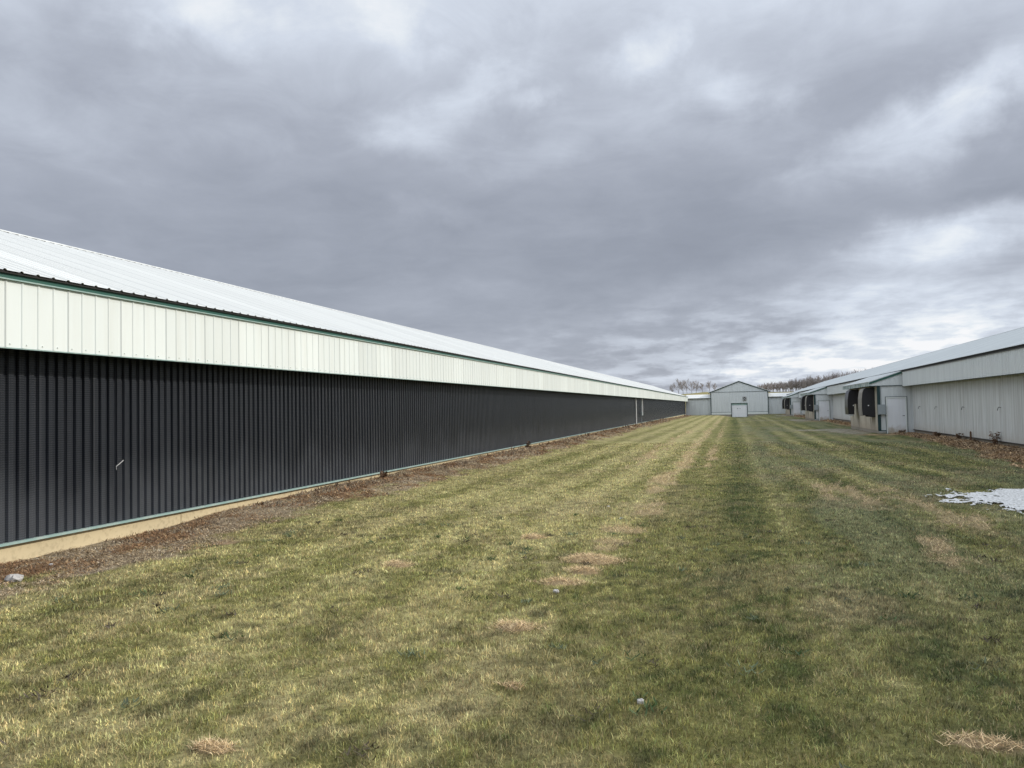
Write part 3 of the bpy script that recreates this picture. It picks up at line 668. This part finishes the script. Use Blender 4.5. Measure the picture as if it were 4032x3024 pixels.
for args in ((-29.6, 398, 5.2, 'leafless tree just above the end of the white barn roof, leftmost on the hill'),
             (-26.6, 400, 7.0, 'tallest leafless tree of the dense left clump on the hill'),
             (-24.4, 402, 6.4, 'leafless tree right beside the tallest of the left clump'),
             (-22.2, 399, 6.2, 'leafless tree in the middle of the left hill clump'),
             (-20.0, 403, 5.2, 'smaller leafless tree between the clump and the pointed tree'),
             (-17.8, 400, 5.8, 'pointed leafless tree at the right end of the hill clump'),
             (-14.6, 402, 4.4, 'low leafless tree standing alone over the tan hillside'),
             (-11.0, 400, 5.2, 'slim leafless tree nearest the gabled roof on its left'),
             (-8.6, 402, 4.0, 'small leafless tree touching the left slope of the gabled roof')):
    place_tree(*args)
# the wood on the right reads as one mass
tw = MB()
for i in range(260):
    x = 12 + 66 * ((i + rnd.random()) / 260) ** .9; y = 400 + rnd.uniform(-4, 18)
    h = (3.0 + (x - 14) * .08) * rnd.uniform(.85, 1.2); h = min(h, 8)
    t_, w_ = tree_geo(h, rnd, 2, .7, .06)
    z = hz1(x, y) - .1
    for g_ in (t_, w_): tw.add([(a + x, b + y, c + z) for a, b, c in g_.v], g_.f)
tw.build('woodland', M_twig, None, kind='stuff', label='bare brown wood along the hill behind the right barn', cat='wood')

# ------------------------------------------------------------------ grass blades
def blades(x, y, h, wd, lean, col, z=None, curl=.5):
    n = len(x); z = gz(x, y) - .006 if z is None else z
    a = rng.uniform(0, 2 * np.pi, n); b = rng.uniform(0, 2 * np.pi, n)
    lx, ly = np.cos(a) * lean * h, np.sin(a) * lean * h
    sx, sy = np.cos(b) * wd / 2, np.sin(b) * wd / 2
    hh = h * np.sqrt(np.maximum(.05, 1 - np.minimum(lean, .97) ** 2 * .85))
    P0 = np.stack([x - sx, y - sy, z], 1); P1 = np.stack([x + sx, y + sy, z], 1)
    mx, my, mz = x + lx * curl * .75, y + ly * curl * .75, z + hh * .6
    P2 = np.stack([mx - sx * .8, my - sy * .8, mz], 1); P3 = np.stack([mx + sx * .8, my + sy * .8, mz], 1)
    P4 = np.stack([x + lx, y + ly, z + hh], 1)
    V = np.stack([P0, P1, P3, P2, P4], 1).reshape(-1, 3)
    b0 = np.arange(n) * 5
    q = np.stack([b0, b0 + 1, b0 + 2, b0 + 3], 1); t = np.stack([b0 + 3, b0 + 2, b0 + 4], 1)
    return V, q, t, np.repeat(col, 5, axis=0)
def sector(n, r0, r1, a0=-58, a1=27):
    r = np.sqrt(rng.uniform(r0 * r0, r1 * r1, n)); a = np.radians(rng.uniform(a0, a1, n))
    return r * np.sin(a), r * np.cos(a)
VV, QQ, TT, CC = [], [], [], []; off = 0
def push(res):
    global off
    V, q, t, c = res; VV.append(V); QQ.append(q + off); TT.append(t + off); CC.append(c); off += len(V)
for r0, r1, dens, hb, wb in ((2.2, 5, 8000, .034, .0038), (5, 8, 5600, .035, .0048), (8, 13, 2400, .036, .0072), (13, 22, 850, .038, .010), (22, 38, 260, .040, .018)):
    area = math.radians(85) / 2 * (r1 * r1 - r0 * r0); n = int(area * dens)
    x, y = sector(n, r0, r1)
    ml, mr, ap = masks(x, y)
    keep = (x > XL + .1) & (x < XR - .1) & (rng.uniform(0, 1, n) > np.maximum(np.maximum(ml, mr * .85), ap))
    x, y = x[keep], y[keep]; n = len(x)
    sn_ = np.hypot((x - 5.75) / 2.1, (y - 15.4) / 1.95) + (fbm(x * 2.2, y * 2.2, 83, 4) - .5) * .9
    keep = (sn_ > .93) | (rng.uniform(0, 1, n) < .25 + .5 * ss(sn_, .5, .93)); x, y = x[keep], y[keep]; n = len(x)
    c = gcol(x, y)
    tuft = fbm(x * 5, y * 5, 101, 3)
    h = hb * (.55 + 1.0 * tuft) * rng.uniform(.5, 1.35, n)
    dead = (rng.uniform(0, 1, n) < .16 + .35 * ss(fbm(x * 1.7, y * 1.7, 105, 3), .5, .75))
    br_ = (rng.uniform(.35, 1.9, n) * (.48 + 1.0 * ss(fbm(x * 13, y * 13, 131, 3), .25, .75)))[:, None]
    c = c * 1.22 * br_
    dc = np.array([[.46, .38, .20]]) * rng.uniform(.4, 1.35, n)[:, None]
    c = np.where(dead[:, None], c * .35 + dc * .65, c)
    c[:, 0] *= rng.uniform(.85, 1.15, n)
    s = straw(x, y); lean = np.clip(rng.beta(2.2, 2., n) * 1.15 + .3 * s, .05, 1.1); h = h * (1 - .5 * s)
    push(blades(x, y, h, wb * rng.uniform(.7, 1.3, n), lean, c))
for i in range(170):
    x0, y0 = sector(1, 3.2, 13); x0, y0 = x0[0], y0[0]
    if masks(np.array([x0]), np.array([y0]))[0][0] > .3 or x0 < XL + 1.6: continue
    n = rng.integers(14, 34); rr_ = rng.uniform(.03, .10)
    x = x0 + rng.normal(0, rr_ * .7, n); y = y0 + rng.normal(0, rr_ * .7, n)
    bc = np.array([(.045, .075, .025), (.075, .06, .04), (.10, .125, .07)][rng.integers(0, 3)]) * rng.uniform(.8, 1.5)
    push(blades(x, y, rng.uniform(.03, .06, n), rng.uniform(.007, .016, n), rng.uniform(.6, 1.05, n), bc[None] * rng.uniform(.6, 1.5, n)[:, None], gz(x, y) + .01, curl=1.1))
npmesh('grass', np.concatenate(VV), [np.concatenate(QQ), np.concatenate(TT)], np.concatenate(CC), M_blade, kind='stuff', label='short mown autumn grass of the yard', category='grass')

# dead leaves and weeds along both walls
VV, QQ, TT, CC = [], [], [], []; off = 0
pal = np.array([(.30, .18, .10), (.46, .29, .15), (.15, .10, .07), (.48, .35, .21), (.60, .42, .23), (.24, .19, .14), (.52, .45, .34), (.30, .26, .20), (.44, .35, .23)])
def leaves(n, x, y, sz, pal_, lean=(0.5, 1.0)):
    pk = np.clip((fbm(x * 1.9, y * 1.5, 141, 3) - .5) * 2.6 + rng.uniform(0, 1, n), 0, .999)
    col = pal_[(pk * len(pal_)).astype(int)] * rng.uniform(.5, 1.35, n)[:, None]
    push(blades(x, y, sz, sz * rng.uniform(.10, .4, n), rng.uniform(*lean, n), col, gz(x, y) + rng.uniform(-.005, .02, n), curl=rng.uniform(.2, 1.2)))
for y0, y1, n, s0 in ((4, 12, 80000, .036), (12, 25, 50000, .055), (25, 60, 26000, .10), (60, 148, 9000, .2)):
    y = rng.uniform(y0, y1, n); x = XL + .03 + (xlit(y) - XL + .35) * rng.uniform(0, 1, n); keep = (masks(x, y)[0] > rng.uniform(0, .9, n)) & (rng.uniform(0, 1, n) > .55 * ss(fbm(x * 1.3, y * 1.1, 58, 3), .5, .62)); x, y = x[keep], y[keep]; n = len(x)
    leaves(n, x, y, s0 * rng.uniform(.4, 1.2, n), pal, (.88, 1.15))
    nw = n // 22; y = rng.uniform(y0, y1, nw); y = y[fbm(y * 1.3, y * 0 + 5, 111, 3) > .5]; nw = len(y); x = XL + rng.uniform(.05, .9, nw)
    leaves(nw, x, y, s0 * rng.uniform(.9, 1.7, nw), pal[[0, 2, 2, 5]], (.3, .9))
npmesh('dead_leaves', np.concatenate(VV), [np.concatenate(QQ), np.concatenate(TT)], np.concatenate(CC), M_litter, kind='stuff', label='brown dead leaves and weeds along the black wall', category='dead leaves')
VV, QQ, TT, CC = [], [], [], []; off = 0
pal2 = np.array([(.44, .30, .17), (.54, .39, .23), (.24, .16, .10), (.14, .10, .07), (.40, .30, .19)])
for y0, y1, n, s0 in ((14, 30, 22000, .13), (30, 46.5, 12000, .17)):
    y = rng.uniform(y0, y1, n); x = XR - .03 - (XR - xlir(y) + .3) * rng.uniform(0, 1, n); keep = masks(x, y)[1] > rng.uniform(0, .9, n); x, y = x[keep], y[keep]; n = len(x)
    leaves(n, x, y, s0 * rng.uniform(.3, 1.2, n), pal2, (.9, 1.15))
for y0, y1 in ((58, 84), (95, 121)):
    n = 3000; y = rng.uniform(y0, y1, n); x = 9.85 - 1.1 * rng.uniform(0, 1, n) ** 1.3
    leaves(n, x, y, .2 * rng.uniform(.4, 1.3, n), pal2, (.7, 1.1))
npmesh('dead_grass', np.concatenate(VV), [np.concatenate(QQ), np.concatenate(TT)], np.concatenate(CC), M_litter, kind='stuff', label='flattened tan dead grass along the pale grey wall', category='dead grass')

# loose clippings of the windrows
VV, QQ, TT, CC = [], [], [], []; off = 0
sp = np.array([(.80, .60, .35), (.92, .73, .45), (.58, .42, .24), (.26, .18, .11)])
for r0, r1, n, s0 in ((5, 12, 260000, .05), (12, 30, 300000, .08), (30, 60, 160000, .15)):
    x, y = sector(n, r0, r1); keep = (x > XL + 1.6) & (x < 7) & (straw(x, y) * (1 if r0 else 1) > rng.uniform(.3, 1.3, n)); x, y = x[keep], y[keep]; m_ = len(x)
    c_ = sp[rng.integers(0, 4, m_)] * rng.uniform(.7, 1.2, m_)[:, None]
    push(blades(x, y, s0 * rng.uniform(.5, 1.4, m_), s0 * .07 * rng.uniform(.6, 1.4, m_), rng.uniform(.8, 1.15, m_), c_, gz(x, y) + .012 + rng.uniform(0, .03, m_)))
npmesh('grass_clippings', np.concatenate(VV), [np.concatenate(QQ), np.concatenate(TT)], np.concatenate(CC), M_litter, kind='stuff', label='tan dry clippings left in rows on the lawn', category='clippings')

# the clumps one can pick out
def clump(x, y, rx, ry, hgt, n, label):
    global VV, QQ, TT, CC, off
    V = []; F = []; C = []
    a = rng.uniform(0, 6.283, n); r = np.sqrt(rng.uniform(0, 1, n)) * (.75 + .5 * rng.uniform(0, 1, n))
    r = r * (.6 + .75 * vn(a * 1.6 + x * 7, a * 0 + y * 3, 7)); px, py = r * np.cos(a) * rx, r * np.sin(a) * ry
    px = px * 1.15; py = py * 1.15
    pz = hgt * np.exp(-(r * 1.1) ** 2 * 1.3) * rng.uniform(.3, 1.1, n)
    d = rng.uniform(0, 6.283, n); ln = rng.uniform(.025, .07, n)
    off = 0; base = gz(np.full(n, x), np.full(n, y)) * 0
    col = sp[rng.integers(0, 4, n)] * rng.uniform(.8, 1.25, n)[:, None]
    V, q, t, c = blades(px, py, ln, rng.uniform(.0025, .005, n), rng.uniform(.93, 1.15, n), col, pz + .006, curl=rng.uniform(.2, 1.1))
    # low mound under the strands
    k = 14; ang = np.linspace(0, 2 * np.pi, k, endpoint=False); jit = rng.uniform(.8, 1.15, k)
    mv = [np.stack([np.cos(ang) * rx * .95 * jit, np.sin(ang) * ry * .95 * jit, np.full(k, -.02)], 1), np.stack([np.cos(ang) * rx * .5 * jit, np.sin(ang) * ry * .5 * jit, hgt * .6 * rng.uniform(.7, 1.2, k)], 1), np.array([[0, 0, hgt * .8]])]
    mv = np.concatenate(mv); b = len(V)
    q2 = np.array([(i, (i + 1) % k, (i + 1) % k + k, i + k) for i in range(k)]) + b; t2 = np.array([(i + k, (i + 1) % k + k, 2 * k) for i in range(k)]) + b
    z0 = float(gz(np.array([x]), np.array([y]))[0])
    o = npmesh('straw_clump', np.concatenate([V, mv]), [np.concatenate([q, q2]), np.concatenate([t, t2])], np.concatenate([c, np.tile([[.34, .26, .15]], (len(mv), 1))]), M_litter,
               label=label, category='straw clump', group='clumps of dry clippings on the lawn')
    o.location = (x, y, z0)
clump(-1.62, 8.79, .34, .20, .085, 1500, 'largest rounded straw clump in the middle of the lawn')
clump(-1.60, 8.20, .18, .12, .055, 500, 'small straw clump just in front of the largest rounded one')
clump(-1.72, 7.62, .24, .12, .05, 600, 'flat brownish straw clump beside the white stone')
clump(-3.79, 8.17, .17, .10, .05, 420, 'isolated straw clump left of the largest, nearer the black wall')
clump(-2.70, 10.23, .16, .12, .06, 400, 'pale straw tuft standing alone behind and left of the largest clump')
clump(-1.75, 6.02, .19, .10, .05, 500, 'straw clump in the lit foreground grass below the flat brownish one')
clump(-2.72, 3.52, .12, .05, .04, 420, 'small straw clump at the bottom edge of the picture, left')
clump(1.19, 4.52, .18, .07, .03, 420, 'spread straw clump in the bottom right corner of the lawn')
clump(-1.40, 4.72, .07, .04, .03, 160, 'tiny straw wisp in the central foreground')

# stones
def stone(x, y, s, label, group=None, sq=.6):
    bm = MB(); k = 13; vs = []; rr = random.Random(int(x * 100) + 7)
    for i in range(7):
        ph = math.pi * i / 6
        for j in range(k):
            th = 2 * math.pi * j / k; q = s * (rr.uniform(.84, 1.1) * (1 + .22 * math.sin(2 * th + 1) * math.sin(ph))) if 0 < i < 6 else s
            vs.append((q * math.sin(ph) * math.cos(th), q * math.sin(ph) * math.sin(th), q * math.cos(ph) * sq))
    fs = [(i * k + j, i * k + (j + 1) % k, (i + 1) * k + (j + 1) % k, (i + 1) * k + j) for i in range(6) for j in range(k)]
    o = bm.add(vs, fs).build('stone', M_stone, None, label=label, cat='stone', group=group)
    o.location = (x, y, float(gz(np.array([x]), np.array([y]))[0]) + s * .45)
stone(-7.72, 6.65, .085, 'angular grey stone in the brown leaf strip at the left edge')
stone(-8.10, 7.47, .028, 'small pale stone among dead leaves close to the concrete footing')
stone(-1.69, 7.24, .026, 'white pebble in the grass beside the flat brownish straw clump', sq=.9)
stone(-.58, 4.65, .022, 'white pebble nearest the camera in the foreground grass', sq=.9)
stone(-1.75, 12.14, .024, 'white pebble farther up the lawn between straw rows', sq=.9)
stone(-2.18, 13.57, .024, 'farthest white pebble, left of the straw row', sq=.9)

# snow patch on the right
gx_ = np.arange(3.2, 8.3, .03); gy_ = np.arange(13., 17.9, .03); XX, YY = np.meshgrid(gx_, gy_)
f = np.hypot((XX - 5.75) / 2.1, (YY - 15.4) / 1.95) + (fbm(XX * 2.2, YY * 2.2, 83, 4) - .5) * .9 + (fbm(XX * 9, YY * 9, 84, 3) - .5) * .35 + (fbm(XX * 14, YY * 22, 86, 2) - .5) * .5 * ss(np.hypot((XX - 5.75) / 2.1, (YY - 15.4) / 1.95), .55, .95)
hgt = np.clip((1 - f) * .12, -.02, .025) + .03 * fbm(XX * 8, YY * 8, 85, 3) * (f < 1.05)
Z = gz(XX.ravel(), YY.ravel()).reshape(XX.shape) + hgt
nx_, ny_ = XX.shape[1], XX.shape[0]; idx = np.arange(nx_ * ny_).reshape(ny_, nx_)
ok = (f < 1.02) & (fbm(XX * 16, YY * 12, 88, 2) < .58 + .45 * ss(1.02 - f, 0, .45)); okc = ok[:-1, :-1] & ok[1:, :-1] & ok[:-1, 1:] & ok[1:, 1:]
q = np.stack([idx[:-1, :-1][okc], idx[:-1, 1:][okc], idx[1:, 1:][okc], idx[1:, :-1][okc]], 1)
used, inv = np.unique(q, return_inverse=True)
def _snow(t, b):
    n = tnoise(t, 22, (1, 1, 1), 5); t.links.new(tramp(t, n, ((.34, (.34, .34, .32)), (.56, (.70, .70, .69)))), b.inputs['Base Color']); tbump(t, b, n, .7, .03)
o = npmesh('snow_patch', np.stack([XX.ravel(), YY.ravel(), Z.ravel()], 1)[used], [inv.reshape(q.shape)], None, mat('old_snow', (.85, .87, .9), .8, .2, nodes=_snow), kind='stuff', label='leftover patch of white snow on the grass', category='snow'); o.data.shade_smooth()

# dry weeds standing at the walls
M_weed = mat('dry_weed', (.13, .08, .05), .9, .1)
def weed(x, y, h, n, label, cat='weed', sprd=.5):
    r = random.Random(int(x * 50 + y * 10)); mb = MB()
    for i in range(n):
        a = r.uniform(0, 6.28); s = r.uniform(.1, sprd); hh = h * r.uniform(.5, 1)
        p = Vector((r.uniform(-.05, .05), r.uniform(-.05, .05), -.02)); q = p + Vector((math.cos(a) * s * hh, math.sin(a) * s * hh, hh))
        mb.tube([p, (p + q) / 2 + Vector((0, 0, .1 * hh)), q], .008, 3, .003)
        for k in range(5):
            t = r.uniform(.4, 1); c = p.lerp(q, t); b = r.uniform(0, 6.28); l = .05 + .06 * r.random()
            mb.add([c, c + Vector((math.cos(b) * l, math.sin(b) * l, .03)), c + Vector((math.cos(b + .7) * l, math.sin(b + .7) * l, -.02))], [(0, 1, 2)])
    o = mb.build('dry_weed', M_weed, None, label=label, cat=cat, group='dry weeds at the wall footings')
    o.location = (x, y, float(gz(np.array([x]), np.array([y]))[0]))
weed(9.4, 32.4, .62, 16, 'tallest spindly dry weed against the pale grey wall')
weed(9.35, 37.0, .34, 14, 'dark dry weed at the pale grey wall, between the tallest weed and the door', sprd=.8)
weed(9.3, 40.6, .30, 16, 'low dark weed at the pale grey wall nearest the white door', sprd=.9)
weed(8.95, 46.55, .26, 12, 'small dark weed in front of the nearest white door', sprd=.9)
weed(-8.5, 17.6, .20, 10, 'small dry weed poking up by the concrete footing of the black wall', sprd=.6)
weed(-8.45, 31.5, .34, 10, 'dark dry weed by the black wall half way along', sprd=.4)
MB().box(-.03, .03, -.03, .03, -.1, .42).prism([(-.03, .42), (.03, .42), (0, .47)], 'y', -.03, .03).build('wooden_stake', M_weed, None, label='short dark stake at the foot of the pale grey wall', cat='stake').location = (9.5, 35.9, .05)
# pale twig stuck on the black wall
MB().tube([(.006, 9.20, 1.03), (.010, 9.19, 1.08), (.010, 9.25, 1.11), (.010, 9.33, 1.16)], .0035, 5).build('twig', M_pvc, bl)
